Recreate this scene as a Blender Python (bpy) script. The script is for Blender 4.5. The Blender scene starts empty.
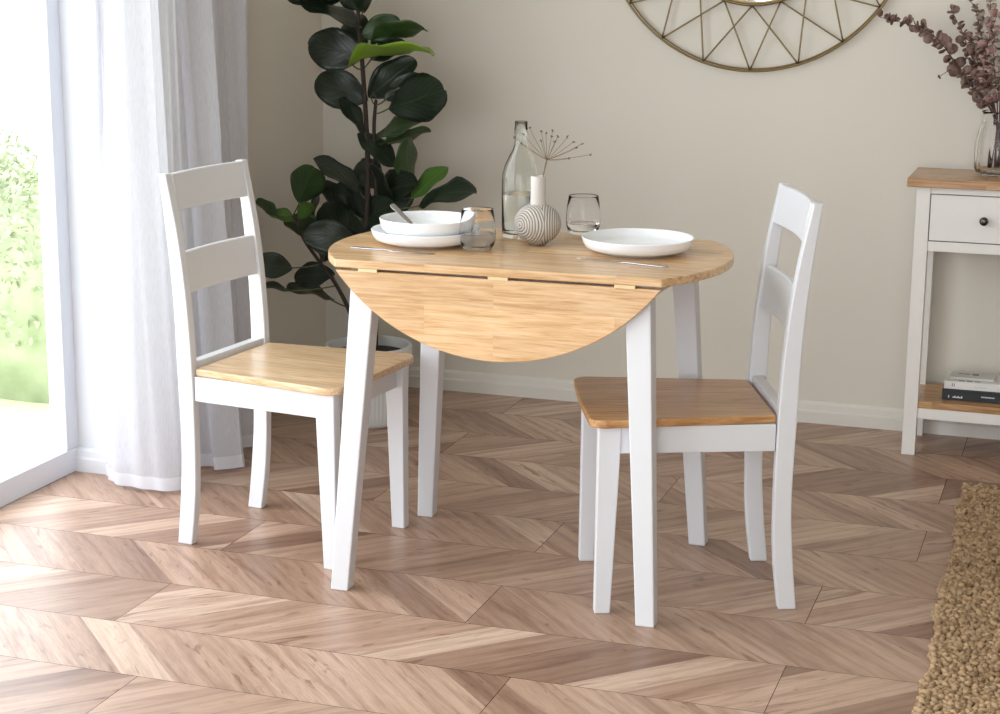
import bpy, math, random
from math import sin, cos, pi, radians, sqrt, acos, atan2, hypot
from mathutils import Vector, Matrix

S = bpy.context.scene
COL = S.collection

# ------------------------------------------------------------------ camera, light, exposure
CAM = Vector((1.1988, -3.7526, 1.3868))
YAW, PITCH, ROLL = 0.3264, 0.2215, 0.008
cd = bpy.data.cameras.new('camera')
cd.sensor_width = 36.0
cd.lens = 1764.07 * 36.0 / 1000.0
cd.clip_start = 0.05
cam = bpy.data.objects.new('camera', cd)
COL.objects.link(cam)
M = Matrix.Rotation(YAW, 4, 'Z') @ Matrix.Rotation(pi / 2 - PITCH, 4, 'X') @ Matrix.Rotation(ROLL, 4, 'Z')
M.translation = CAM
cam.matrix_world = M
S.camera = cam

W = bpy.data.worlds.new('overcast_sky')
S.world = W
W.use_nodes = True
wn = W.node_tree.nodes
wn['Background'].inputs['Color'].default_value = (0.90, 0.95, 1.0, 1)
wn['Background'].inputs['Strength'].default_value = 4.6

def portal(name, loc, rot, sx, sy):
    l = bpy.data.lights.new(name, 'AREA')
    l.shape = 'RECTANGLE'; l.size = sx; l.size_y = sy
    l.cycles.is_portal = True
    o = bpy.data.objects.new(name, l); COL.objects.link(o)
    o.location = loc; o.rotation_euler = rot
    return o
portal('window_daylight', (-1.52, -1.35, 1.33), (0, radians(-90), 0), 2.7, 3.5)
portal('added_fill_portal', (0.65, -5.12, 1.3), (radians(90), 0, 0), 3.5, 2.3)  # portal of the unseen rear window, which is added as fill

S.view_settings.view_transform = 'Standard'
S.view_settings.look = 'None'
S.view_settings.gamma = 1.0
S.view_settings.use_curve_mapping = False
S.view_settings.exposure = 0.16
S.cycles.use_denoising = True
S.cycles.max_bounces = 14
S.cycles.transmission_bounces = 12
S.cycles.transparent_max_bounces = 24
S.cycles.sample_clamp_indirect = 8.0

# ------------------------------------------------------------------ helpers
def lin(c):
    c = c / 255.0
    return c / 12.92 if c <= 0.04045 else ((c + 0.055) / 1.055) ** 2.4
def rgb(r, g, b): return (lin(r), lin(g), lin(b), 1.0)

def link(name, me, parent=None, mat=None):
    o = bpy.data.objects.new(name, me)
    COL.objects.link(o)
    if parent: o.parent = parent
    if mat and me: me.materials.append(mat)
    return o

class MB:
    """collects shapes into one mesh"""
    def __init__(s): s.v = []; s.f = []; s.uv = {}
    def add(s, vs, fs):
        n = len(s.v); s.v += [tuple(v) for v in vs]; s.f += [tuple(i + n for i in f) for f in fs]
    def box(s, x0, x1, y0, y1, z0, z1):
        s.loft([[(x0, y0, z0), (x1, y0, z0), (x1, y1, z0), (x0, y1, z0)],
                [(x0, y0, z1), (x1, y0, z1), (x1, y1, z1), (x0, y1, z1)]])
    def loft(s, rings, caps=True, closed=True):
        n = len(rings[0]); vs = [p for r in rings for p in r]; fs = []
        for k in range(len(rings) - 1):
            for i in range(n if closed else n - 1):
                j = (i + 1) % n
                fs.append((k * n + i, k * n + j, (k + 1) * n + j, (k + 1) * n + i))
        if caps:
            fs.append(tuple(range(n))[::-1]); fs.append(tuple((len(rings) - 1) * n + i for i in range(n)))
        s.add(vs, fs)
    def lathe(s, prof, n=48, c=(0, 0, 0), rfun=None):
        rings = []
        for k, (r, z) in enumerate(prof):
            ring = []
            for i in range(n):
                a = 2 * pi * i / n
                rr = r * (rfun(a, k) if rfun else 1)
                ring.append((c[0] + rr * cos(a), c[1] + rr * sin(a), c[2] + z))
            rings.append(ring)
        s.loft(rings, caps=True)
    def tube(s, pts, rad, n=8, caps=True):
        pts = [Vector(p) for p in pts]
        rings = []; prev = None
        for i, p in enumerate(pts):
            t = (pts[min(i + 1, len(pts) - 1)] - pts[max(i - 1, 0)]).normalized()
            if prev is None:
                a = Vector((0, 0, 1)) if abs(t.z) < 0.9 else Vector((1, 0, 0))
                u = t.cross(a).normalized()
            else:
                u = (prev - t * prev.dot(t)).normalized()
            prev = u; w = t.cross(u)
            r = rad[i] if isinstance(rad, (list, tuple)) else rad
            rings.append([tuple(p + (u * cos(2 * pi * k / n) + w * sin(2 * pi * k / n)) * r) for k in range(n)])
        s.loft(rings, caps=caps)
    def prism(s, poly, z0, z1):
        s.loft([[(x, y, z0) for x, y in poly], [(x, y, z1) for x, y in poly]])
    def build(s, name, mat, parent=None, bevel=0, smooth=False, seg=2):
        me = bpy.data.meshes.new(name)
        me.from_pydata(s.v, [], s.f)
        me.validate()
        import bmesh
        bm = bmesh.new(); bm.from_mesh(me)
        bmesh.ops.recalc_face_normals(bm, faces=bm.faces)
        bm.to_mesh(me); bm.free()
        o = link(name, me, parent, mat)
        if smooth: 
            for p in me.polygons: p.use_smooth = True
        if bevel:
            b = o.modifiers.new('bevel', 'BEVEL'); b.width = bevel; b.segments = seg; b.limit_method = 'ANGLE'
            b.angle_limit = radians(35); b.harden_normals = False
        return o

def smooth_by_angle(o, ang=40):
    me = o.data
    for p in me.polygons: p.use_smooth = True
    import bmesh
    bm = bmesh.new(); bm.from_mesh(me)
    for e in bm.edges:
        if len(e.link_faces) == 2 and e.calc_face_angle(0) > radians(ang): e.smooth = False
    bm.to_mesh(me); bm.free()

def tag(o, label=None, cat=None, group=None, kind=None):
    if label: o['label'] = label
    if cat: o['category'] = cat
    if group: o['group'] = group
    if kind: o['kind'] = kind
    return o
def empty(name, loc, rz=0.0):
    o = bpy.data.objects.new(name, None); COL.objects.link(o)
    o.location = loc; o.rotation_euler = (0, 0, rz); o.empty_display_size = 0.05
    return o
def copy_tree(o, parent=None):
    c = o.copy(); COL.objects.link(c)
    if parent: c.parent = parent
    for ch in [x for x in list(bpy.data.objects) if x.parent == o]: copy_tree(ch, c)
    return c

def bez(p0, p1, p2, n=10):
    p0, p1, p2 = Vector(p0), Vector(p1), Vector(p2)
    return [p0 * (1 - t) ** 2 + p1 * 2 * t * (1 - t) + p2 * t * t for t in [i / n for i in range(n + 1)]]
def catmull(P, m=6):
    P = [Vector(p) for p in P]; Q = [P[0] * 2 - P[1]] + P + [P[-1] * 2 - P[-2]]; out = []
    for i in range(1, len(Q) - 2):
        a, b, c, d = Q[i - 1], Q[i], Q[i + 1], Q[i + 2]
        for k in range(m):
            t = k / m
            out.append(0.5 * ((2 * b) + (c - a) * t + (2 * a - 5 * b + 4 * c - d) * t * t + (3 * b - a - 3 * c + d) * t ** 3))
    out.append(P[-1]); return out

# ------------------------------------------------------------------ materials
def mat(name, col=(0.8, 0.8, 0.8, 1), rough=0.5, metal=0.0, spec=0.5, **kw):
    m = bpy.data.materials.new(name); m.use_nodes = True
    b = m.node_tree.nodes['Principled BSDF']
    b.inputs['Base Color'].default_value = col
    b.inputs['Roughness'].default_value = rough
    b.inputs['Metallic'].default_value = metal
    b.inputs['Specular IOR Level'].default_value = spec
    for k, v in kw.items(): b.inputs[k.replace('_', ' ')].default_value = v
    return m
def N(m, t, **kw):
    n = m.node_tree.nodes.new(t)
    for k, v in kw.items(): setattr(n, k, v)
    return n
def L(m, a, b): m.node_tree.links.new(a, b)
def B(m): return m.node_tree.nodes['Principled BSDF']
def ramp(m, fac, stops, interp='LINEAR'):
    r = N(m, 'ShaderNodeValToRGB'); r.color_ramp.interpolation = interp
    e = r.color_ramp.elements
    while len(e) < len(stops): e.new(0.5)
    for i, (p, c) in enumerate(stops): e[i].position = p; e[i].color = c
    L(m, fac, r.inputs['Fac']); return r.outputs['Color']
def mix(m, fac, a, b, blend='MIX'):
    n = N(m, 'ShaderNodeMix', data_type='RGBA', blend_type=blend)
    for i, v in ((0, fac), (6, a), (7, b)):
        if hasattr(v, 'is_linked') or hasattr(v, 'links'): L(m, v, n.inputs[i])
        else: n.inputs[i].default_value = v
    return n.outputs[2]
def noise(m, vec, scale, detail=4, rough=0.5, dist=0.0):
    n = N(m, 'ShaderNodeTexNoise'); n.inputs['Scale'].default_value = scale
    n.inputs['Detail'].default_value = detail; n.inputs['Roughness'].default_value = rough
    n.inputs['Distortion'].default_value = dist
    if vec is not None: L(m, vec, n.inputs['Vector'])
    return n.outputs['Fac']
def mapping(m, vec, scale=(1, 1, 1), loc=(0, 0, 0), rot=(0, 0, 0)):
    n = N(m, 'ShaderNodeMapping'); n.inputs['Scale'].default_value = scale
    n.inputs['Location'].default_value = loc; n.inputs['Rotation'].default_value = rot
    L(m, vec, n.inputs['Vector']); return n.outputs['Vector']
def bump(m, h, strength=0.2, dist=0.002):
    n = N(m, 'ShaderNodeBump'); n.inputs['Strength'].default_value = strength
    n.inputs['Distance'].default_value = dist
    L(m, h, n.inputs['Height']); L(m, n.outputs['Normal'], B(m).inputs['Normal'])
def coords(m, what='Object'): return N(m, 'ShaderNodeTexCoord').outputs[what]

def painted(name, c, rough=0.5, var=0.03):
    m = mat(name, c, rough)
    f = noise(m, coords(m), 3.0, 3)
    d = tuple(x * (1 - var) for x in c[:3]) + (1,)
    L(m, mix(m, f, c, d), B(m).inputs['Base Color'])
    bump(m, noise(m, coords(m), 160.0, 2), 0.06, 0.001)
    return m

WALL = painted('wall_paint', rgb(219, 213, 201), 0.75)
CEIL = painted('ceiling_paint', rgb(240, 239, 236), 0.8)
SKIRT = mat('skirting_paint', rgb(222, 218, 210), 0.45)
WHITE = mat('white_lacquer', rgb(218, 219, 222), 0.36)
CREAM = mat('soft_white_paint', rgb(232, 229, 224), 0.45)
FRAME = mat('window_frame_paint', rgb(222, 226, 235), 0.4)
CERAM = mat('white_glazed_ceramic', rgb(243, 245, 247), 0.16)
STEEL = mat('polished_steel', (0.36, 0.34, 0.33, 1), 0.22, 1.0)
DARKMETAL = mat('dark_bronze_metal', rgb(128, 110, 76), 0.32, 1.0)
KNOBM = mat('gunmetal_knob', rgb(90, 88, 88), 0.25, 1.0)
GAP = mat('dark_gap', rgb(45, 36, 30), 0.9)

def stave_wood(name, c1, c2, c3, row=0.055, width=0.42, rough=0.26, grain=(3.6, 62, 62)):
    """glued-up solid wood: staves running along local X"""
    m = mat(name, c1, rough)
    co = coords(m)
    sp = N(m, 'ShaderNodeSeparateXYZ'); L(m, co, sp.inputs[0])
    ad = N(m, 'ShaderNodeMath', operation='ADD'); L(m, sp.outputs['Y'], ad.inputs[0]); L(m, sp.outputs['Z'], ad.inputs[1])
    cb = N(m, 'ShaderNodeCombineXYZ'); L(m, sp.outputs['X'], cb.inputs['X']); L(m, ad.outputs[0], cb.inputs['Y'])
    br = N(m, 'ShaderNodeTexBrick'); L(m, cb.outputs[0], br.inputs['Vector'])
    br.inputs['Color1'].default_value = (0, 0, 0, 1); br.inputs['Color2'].default_value = (1, 1, 1, 1)
    br.inputs['Mortar'].default_value = (0.5, 0.5, 0.5, 1); br.inputs['Scale'].default_value = 1.0
    br.inputs['Mortar Size'].default_value = 0.0; br.inputs['Brick Width'].default_value = width
    br.inputs['Row Height'].default_value = row; br.offset = 0.37
    # shift the grain from stave to stave
    sh = N(m, 'ShaderNodeVectorMath', operation='MULTIPLY_ADD')
    L(m, br.outputs['Color'], sh.inputs[0]); sh.inputs[1].default_value = (7.3, 3.1, 1.7); L(m, co, sh.inputs[2])
    g1 = noise(m, mapping(m, sh.outputs[0], grain), 1.6, 6, 0.62, 0.6)
    g2 = noise(m, mapping(m, sh.outputs[0], (16, 300, 300)), 1.0, 3, 0.6)
    base = ramp(m, g1, [(0.34, c2), (0.5, c1), (0.66, c3)])
    fine = ramp(m, g2, [(0.42, (0.80, 0.72, 0.62, 1)), (0.56, (1, 1, 1, 1))])
    c = mix(m, 0.45, base, fine, 'MULTIPLY')
    tone = ramp(m, br.outputs['Color'], [(0.0, (0.86, 0.82, 0.78, 1)), (1.0, (1.06, 1.03, 1.0, 1))])
    c = mix(m, 1.0, c, tone, 'MULTIPLY')
    L(m, c, B(m).inputs['Base Color'])
    bump(m, g2, 0.05, 0.0006)
    return m
TABLEWOOD = stave_wood('natural_rubberwood', rgb(222, 187, 144), rgb(197, 156, 110), rgb(233, 203, 164))
SEATWOOD = stave_wood('pale_seat_wood', rgb(232, 203, 166), rgb(214, 178, 136), rgb(240, 218, 186), row=0.07, width=0.6)
OAKSEAT = stave_wood('oak_seat_wood', rgb(190, 146, 98), rgb(164, 118, 74), rgb(206, 164, 118), row=0.06, width=0.7)
OAKTOP = stave_wood('console_oak', rgb(190, 148, 104), rgb(164, 120, 78), rgb(206, 168, 124), row=0.09, width=0.3)

def glass(name, col=(1, 1, 1, 1), ior=1.45, rough=0.0):
    return mat(name, col, rough, 0, 0.5, Transmission_Weight=1.0, IOR=ior)
GLASS = glass('clear_glass', (1, 1, 1, 1), 1.25)
GREENGLASS = glass('pale_green_glass', (0.965, 0.99, 0.97, 1), 1.34)
WATER = glass('water', (0.99, 1.0, 1.0, 1), 1.33)

def window_glass():
    m = bpy.data.materials.new('window_pane_glass'); m.use_nodes = True
    nt = m.node_tree; nt.nodes.clear()
    out = nt.nodes.new('ShaderNodeOutputMaterial'); mx = nt.nodes.new('ShaderNodeMixShader')
    tr = nt.nodes.new('ShaderNodeBsdfTransparent'); gl = nt.nodes.new('ShaderNodeBsdfGlossy')
    gl.inputs['Roughness'].default_value = 0.01
    mx.inputs[0].default_value = 0.06
    nt.links.new(tr.outputs[0], mx.inputs[1]); nt.links.new(gl.outputs[0], mx.inputs[2]); nt.links.new(mx.outputs[0], out.inputs[0])
    return m
PANE = window_glass()

def sheer(name, transp, col):
    m = bpy.data.materials.new(name); m.use_nodes = True
    nt = m.node_tree; nt.nodes.clear()
    out = nt.nodes.new('ShaderNodeOutputMaterial')
    d = nt.nodes.new('ShaderNodeBsdfDiffuse'); t = nt.nodes.new('ShaderNodeBsdfTranslucent'); tr = nt.nodes.new('ShaderNodeBsdfTransparent')
    d.inputs['Color'].default_value = col; t.inputs['Color'].default_value = col
    co = nt.nodes.new('ShaderNodeTexCoord'); no = nt.nodes.new('ShaderNodeTexNoise'); mp = nt.nodes.new('ShaderNodeMapping')
    mp.inputs['Scale'].default_value = (600, 600, 40); no.inputs['Scale'].default_value = 1.0
    nt.links.new(co.outputs['Object'], mp.inputs[0]); nt.links.new(mp.outputs[0], no.inputs['Vector'])
    ma = nt.nodes.new('ShaderNodeMath'); ma.operation = 'MULTIPLY'; ma.inputs[1].default_value = transp * 2
    nt.links.new(no.outputs['Fac'], ma.inputs[0])
    m1 = nt.nodes.new('ShaderNodeMixShader'); m1.inputs[0].default_value = 0.5
    m2 = nt.nodes.new('ShaderNodeMixShader')
    nt.links.new(d.outputs[0], m1.inputs[1]); nt.links.new(t.outputs[0], m1.inputs[2])
    nt.links.new(ma.outputs[0], m2.inputs[0]); nt.links.new(m1.outputs[0], m2.inputs[1]); nt.links.new(tr.outputs[0], m2.inputs[2])
    nt.links.new(m2.outputs[0], out.inputs[0])
    return m
SHEER = sheer('sheer_white_voile', 0.15, rgb(230, 230, 236))
HEM = sheer('folded_voile_hem', 0.03, rgb(242, 242, 247))

# ------------------------------------------------------------------ the room
X_WIN, X_WALL, Y_REV, Y_WALL = -1.408, -1.219, 0.3286, 1.5613
X_R, Y_F, Z_C = 4.6, -5.0, 2.8

def floor_material():
    m = mat('chevron_laminate', rgb(190, 160, 138), 0.34)
    uv = N(m, 'ShaderNodeUVMap', uv_map='grain').outputs[0]
    tone = N(m, 'ShaderNodeAttribute', attribute_name='tone').outputs['Fac']
    base = ramp(m, tone, [(0.0, rgb(146, 115, 97)), (0.35, rgb(176, 145, 125)), (0.7, rgb(195, 165, 145)), (1.0, rgb(209, 183, 163))])
    wv = N(m, 'ShaderNodeTexWave', wave_type='BANDS', bands_direction='Y')
    L(m, mapping(m, uv, (1.3, 15, 1)), wv.inputs['Vector'])
    wv.inputs['Scale'].default_value = 0.55; wv.inputs['Distortion'].default_value = 14.0
    wv.inputs['Detail'].default_value = 4.0; wv.inputs['Detail Scale'].default_value = 0.7
    g0 = noise(m, mapping(m, uv, (2.5, 22, 1)), 1.0, 6, 0.6, 0.8)
    g1 = noise(m, mapping(m, uv, (14, 260, 1)), 1.0, 4, 0.65, 0.5)
    kn = noise(m, mapping(m, uv, (4, 20, 1)), 1.3, 4, 0.55, 2.2)
    a = ramp(m, g0, [(0.32, (0.68, 0.61, 0.57, 1)), (0.5, (0.97, 0.96, 0.95, 1)), (0.70, (1.08, 1.08, 1.07, 1))])
    b = ramp(m, wv.outputs['Fac'], [(0.0, (0.70, 0.64, 0.60, 1)), (0.30, (0.97, 0.96, 0.95, 1)), (1.0, (1.05, 1.05, 1.05, 1))])
    c = ramp(m, g1, [(0.40, (0.80, 0.75, 0.71, 1)), (0.58, (1.02, 1.02, 1.02, 1))])
    k = ramp(m, kn, [(0.61, (1, 1, 1, 1)), (0.70, (0.56, 0.47, 0.41, 1))])
    x = mix(m, 1.0, base, a, 'MULTIPLY'); x = mix(m, 0.42, x, b, 'MULTIPLY')
    x = mix(m, 0.5, x, c, 'MULTIPLY'); x = mix(m, 0.9, x, k, 'MULTIPLY')
    L(m, x, B(m).inputs['Base Color'])
    L(m, ramp(m, g1, [(0.3, (0.42,) * 3 + (1,)), (0.7, (0.30,) * 3 + (1,))]), B(m).inputs['Roughness'])
    bump(m, g1, 0.10, 0.0006)
    return m

def clipx(poly, xc, keep_less):
    out = []
    for i in range(len(poly)):
        p, q = poly[i], poly[(i + 1) % len(poly)]
        ip = (p[0] <= xc) if keep_less else (p[0] >= xc); iq = (q[0] <= xc) if keep_less else (q[0] >= xc)
        if ip: out.append(p)
        if ip != iq:
            t = (xc - p[0]) / (q[0] - p[0]); out.append((xc, p[1] + t * (q[1] - p[1])))
    return out

def make_floor():
    rnd = random.Random(11)
    RH, S0, BL = 0.2455, -0.401, 1.40
    butt = {-3: -.52, -2: .175, -1: .68, 0: -.01, 1: .678, 2: -.01, 3: .863, 4: .174, 5: .87, 6: .3, 7: -.51}
    x0, x1, ya, yb = -1.46, 4.62, -5.1, 1.6
    vs, fs, uvs, tones = [], [], [], []
    g, step = 0.0007, 0.118
    k = int(math.floor((ya - S0) / RH))
    while S0 + k * RH < yb:
        y0, y1 = S0 + k * RH + g, S0 + (k + 1) * RH - g
        sgn = -1 if k % 2 == 0 else 1
        bo = butt.get(k, rnd.uniform(0, 1.4))
        b = bo - BL * math.ceil((bo - x0) / BL)
        while b < x1:
            e0, e1 = b + g, b + BL - g
            off = rnd.uniform(0, step)
            n0 = int(math.floor((e0 - off - RH) / step)) - 1
            a = off + n0 * step
            while a < e1 + RH:
                w = step * (2 if rnd.random() < 0.16 else 1)
                sh = RH * sgn
                xa = a if sgn > 0 else a + RH
                poly = [(xa, y0), (xa + w, y0), (xa + w + sh, y1), (xa + sh, y1)]
                poly = clipx(poly, e0, False)
                if len(poly) > 2: poly = clipx(poly, e1, True)
                if len(poly) > 2:
                    poly = [(max(x0, min(x1, p[0])), p[1]) for p in poly]
                    if max(p[0] for p in poly) - min(p[0] for p in poly) > 1e-4:
                        n = len(vs)
                        vs += [(p[0], p[1], 0.0) for p in poly]
                        fs.append(tuple(range(n, n + len(poly))))
                        du, dv = rnd.uniform(0, 50), rnd.uniform(0, 50)
                        for p in poly:
                            uvs.append(((p[0] + sgn * p[1]) * .7071 + du, (-sgn * p[0] + p[1]) * .7071 + dv))
                        tones.append((min(1, max(0, rnd.gauss(0.46, 0.27))), len(poly)))
                a += w
            b += BL
        k += 1
    me = bpy.data.meshes.new('floor'); me.from_pydata(vs, [], fs)
    ul = me.uv_layers.new(name='grain')
    at = me.attributes.new('tone', 'FLOAT', 'FACE')
    i = 0
    for pi_, (t, n) in enumerate(tones):
        at.data[pi_].value = t
    for pol in me.polygons:
        for li in pol.loop_indices: ul.data[li].uv = uvs[me.loops[li].vertex_index]
    o = link('floor', me, None, floor_material())
    # slab under the boards, which shows as the dark line between them
    s = MB(); s.box(-1.46, X_R + .02, Y_F - .1, Y_WALL + .04, -0.08, -0.0012)
    sl = s.build('floor_underlay', GAP, o)
    tag(o, kind='structure')
make_floor()

def struct(name, mb, m, bevel=0):
    return tag(mb.build(name, m, None, bevel), kind='structure')
w = MB(); w.box(-1.462, X_R + .15, Y_WALL, Y_WALL + .15, -.08, Z_C); struct('wall_back', w, WALL)
w = MB()
w.box(-1.462, X_WALL, Y_REV, Y_WALL - .0005, -.08, Z_C)
w.box(-1.462, X_WIN, -3.2, Y_REV, 2.6, Z_C)
w.box(-1.462, X_WIN, Y_F - .15, -3.2, -.08, Z_C)
struct('wall_left', w, WALL)
w = MB(); w.box(X_R, X_R + .15, Y_F - .15, Y_WALL, -.08, Z_C); struct('wall_right', w, WALL)
w = MB()
w.box(X_WIN, X_R, Y_F - .15, Y_F, -.08, 0.15); w.box(X_WIN, X_R, Y_F - .15, Y_F, 2.45, Z_C)
w.box(X_WIN, -1.1, Y_F - .15, Y_F, .15, 2.45); w.box(2.4, X_R, Y_F - .15, Y_F, .15, 2.45)
struct('wall_front', w, WALL)
w = MB(); w.box(-1.6, X_R + .15, Y_F - .15, Y_WALL + .15, Z_C, Z_C + .1); struct('ceiling', w, CEIL)

# window wall: tall glazed door frames
def frame_window(name, horiz, lo, hi, z0, z1, plane, fr, cuts, thick=0.05, fw=0.06, bot=0.067):
    mb = MB()
    def bar(a0, a1, c0, c1):
        if horiz == 'y': mb.box(plane - thick, plane, a0, a1, c0, c1)
        else: mb.box(a0, a1, plane - thick, plane, c0, c1)
    bar(lo, hi, z0, z0 + bot); bar(lo, hi, z1 - .06, z1)
    bar(lo, lo + fw, z0 + bot, z1 - .06); bar(hi - fw, hi, z0 + bot, z1 - .06)
    for c in cuts: bar(c - .05, c + .05, z0 + bot, z1 - .06)
    o = mb.build(name, fr, None, 0.003); tag(o, kind='structure')
    g = MB(); edges = [lo + fw] + [x for c in cuts for x in (c - .05, c + .05)] + [hi - fw]
    for i in range(0, len(edges), 2):
        a, b = edges[i], edges[i + 1]; p = plane - thick * .7
        if horiz == 'y': g.add([(p, a, z0 + bot), (p, b, z0 + bot), (p, b, z1 - .06), (p, a, z1 - .06)], [(0, 1, 2, 3)])
        else: g.add([(a, p, z0 + bot), (b, p, z0 + bot), (b, p, z1 - .06), (a, p, z1 - .06)], [(0, 1, 2, 3)])
    g.build('window_glass', PANE, o)
frame_window('window_1', 'y', -3.2, Y_REV - .0005, 0.0, 2.6, X_WIN, FRAME, (-0.95, -2.05))
frame_window('added_fill_window', 'x', -1.1, 2.4, 0.15, 2.45, Y_F - .02, FRAME, (0.05, 1.25))  # unseen rear window, added so sky light fills the camera-facing sides

def skirting(name, p0, p1, inward, h=0.066, m=None):
    d = (Vector(p1) - Vector(p0)); n = Vector(inward).normalized()
    prof = [(0, 0), (0.018, 0), (0.018, 0.036), (0.012, 0.042), (0.011, 0.058), (0.006, h), (0, h)]
    mb = MB()
    rings = [[tuple(Vector((P[0], P[1], 0)) + n * a + Vector((0, 0, z))) for a, z in prof] for P in (p0, p1)]
    mb.loft(rings); return tag(mb.build(name, m or SKIRT, None), kind='structure')
w = MB(); w.box(X_WIN, X_WALL + .001, Y_REV - .004, Y_REV - .0002, 0, 2.6); struct('trim_1', w, mat('white_reveal_paint', rgb(210, 211, 216), 0.6))
skirting('baseboard_back', (X_WALL, Y_WALL), (X_R, Y_WALL), (0, -1, 0))
skirting('baseboard_left', (X_WALL, Y_REV - .018), (X_WALL, Y_WALL - .018), (1, 0, 0))
skirting('baseboard_reveal', (X_WIN, Y_REV - .004), (X_WALL, Y_REV - .004), (0, -1, 0), m=bpy.data.materials['white_reveal_paint'])
skirting('baseboard_right', (X_R, Y_F), (X_R, Y_WALL - .018), (-1, 0, 0))

# ------------------------------------------------------------------ outside: lawn and hedge
lawn = mat('lawn_grass', rgb(150, 165, 110), 0.95)
L(lawn, ramp(lawn, noise(lawn, coords(lawn), 5.0, 6, .7), [(0.3, rgb(170, 182, 136)), (0.7, rgb(196, 204, 168))]), B(lawn).inputs['Base Color'])
w = MB(); w.box(-9.0, -1.47, -3.0, 3.4, -0.6, -0.40); o = w.build('ground', lawn); tag(o, kind='structure')
def make_hedge():
    rnd = random.Random(5)
    r = empty('garden_hedge', (-4.0, 2.7, -0.40))
    tag(r, 'pale sunlit leafy hedge outside beyond the glazed door', 'hedge')
    lf = mat('hedge_leaf', rgb(120, 140, 80), 0.7)
    L(lf, ramp(lf, noise(lf, coords(lf), 9.0, 3), [(0.3, rgb(150, 162, 124)), (0.7, rgb(182, 190, 158))]), B(lf).inputs['Base Color'])
    core = MB()
    nx, ny = 40, 10
    rings = []
    for i in range(nx + 1):
        x = -2.3 + 4.4 * i / nx
        ring = []
        for j in range(ny):
            a = pi * j / (ny - 1)
            h = 0.93 + .05 * sin(x * 5) + .04 * sin(x * 11 + 1)
            ring.append((x, -.40 * cos(a) * (1 + .06 * sin(x * 7 + j)), 0.0 + h * max(0, sin(a)) ** .35))
        rings.append(ring)
    core.loft(rings)
    core.build('inner_growth', lf, r, smooth=True)
    lv = MB()
    for _ in range(15000):
        x = rnd.uniform(-2.3, 2.1); a = rnd.uniform(0, pi * .75)
        h = 0.95 + .05 * sin(x * 5) + .04 * sin(x * 11 + 1)
        rr = 1 + rnd.uniform(-.03, .12)
        c = Vector((x, -.42 * cos(a) * rr, h * max(0.02, sin(a)) ** .35 * rr))
        u = Vector((rnd.gauss(0, 1), rnd.gauss(0, 1), rnd.gauss(0, 1))).normalized()
        v = u.cross(Vector((rnd.gauss(0, 1), rnd.gauss(0, 1), rnd.gauss(0, 1)))).normalized()
        s = rnd.uniform(.012, .024)
        lv.add([c - u * s, c + v * s * .5, c + u * s, c - v * s * .5], [(0, 1, 2, 3)])
    lv.build('foliage', lf, r)
make_hedge()

# ------------------------------------------------------------------ dining table (drop leaf)
def table():
    R, CH, ZT, TH = 0.4555, 0.277, 0.75, 0.018
    t = empty('drop_leaf_table', (0, 0, 0), 0.0236)
    tag(t, 'round drop-leaf dining table, oiled wood top on white splayed legs', 'table')
    a0 = math.asin(CH / R); poly = []
    n = 40
    for i in range(n + 1):
        a = -a0 + 2 * a0 * i / n; poly.append((R * cos(a), R * sin(a)))
    for i in range(n + 1):
        a = pi - a0 + 2 * a0 * i / n; poly.append((R * cos(a), R * sin(a)))
    m = MB(); m.prism(poly, ZT - TH, ZT); m.build('tabletop', TABLEWOOD, t, 0.0025)
    # leaves hang down from the chords
    for s in (-1, 1):
        half = sqrt(R * R - CH * CH); drop = R - CH
        lp = []
        for i in range(n + 1):
            a = -pi / 2 - (pi / 2 - a0) + 2 * (pi / 2 - a0) * i / n
            lp.append((R * cos(a), R * sin(a) + CH))
        zt = ZT - TH - 0.005
        m = MB()
        ya, yb = s * (CH + 0.002), s * (CH - TH + 0.002)
        m.loft([[(x, ya, zt + z) for x, z in lp], [(x, yb, zt + z) for x, z in lp]])
        m.build('drop_leaf', TABLEWOOD, t, 0.0025)
        for hx in (-0.285, 0.01, 0.285):
            h = MB(); h.box(hx - .022, hx + .022, s * (CH + .0035), s * (CH - .012), zt - .001, ZT - TH + .001)
            h.build('hinge', HINGE, t)
    # frame
    m = MB()
    for sx in (-1, 1): m.box(sx * .275 - .010, sx * .275 + .010, -.215, .215, .655, ZT - TH - .001)
    for sy in (-1, 1): m.box(-.27, .27, sy * .222 - .010, sy * .222 + .010, .655, ZT - TH - .001)
    m.build('apron', WHITE, t, 0.002)
    for sx in (-1, 1):
        for sy in (-1, 1):
            m = MB(); rings = []
            for (z, xo, xi, yo, yi) in ((0.0, .372, .331, .303, .265), (ZT - TH - .0005, .333, .277, .252, .200)):
                rings.append([(sx * xi, sy * yi, z), (sx * xo, sy * yi, z), (sx * xo, sy * yo, z), (sx * xi, sy * yo, z)])
            m.loft(rings); m.build('leg', WHITE, t, 0.003)
    return t
HINGE = mat('pale_brass_hinge', rgb(214, 190, 150), 0.4, 0.6)
table()

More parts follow.
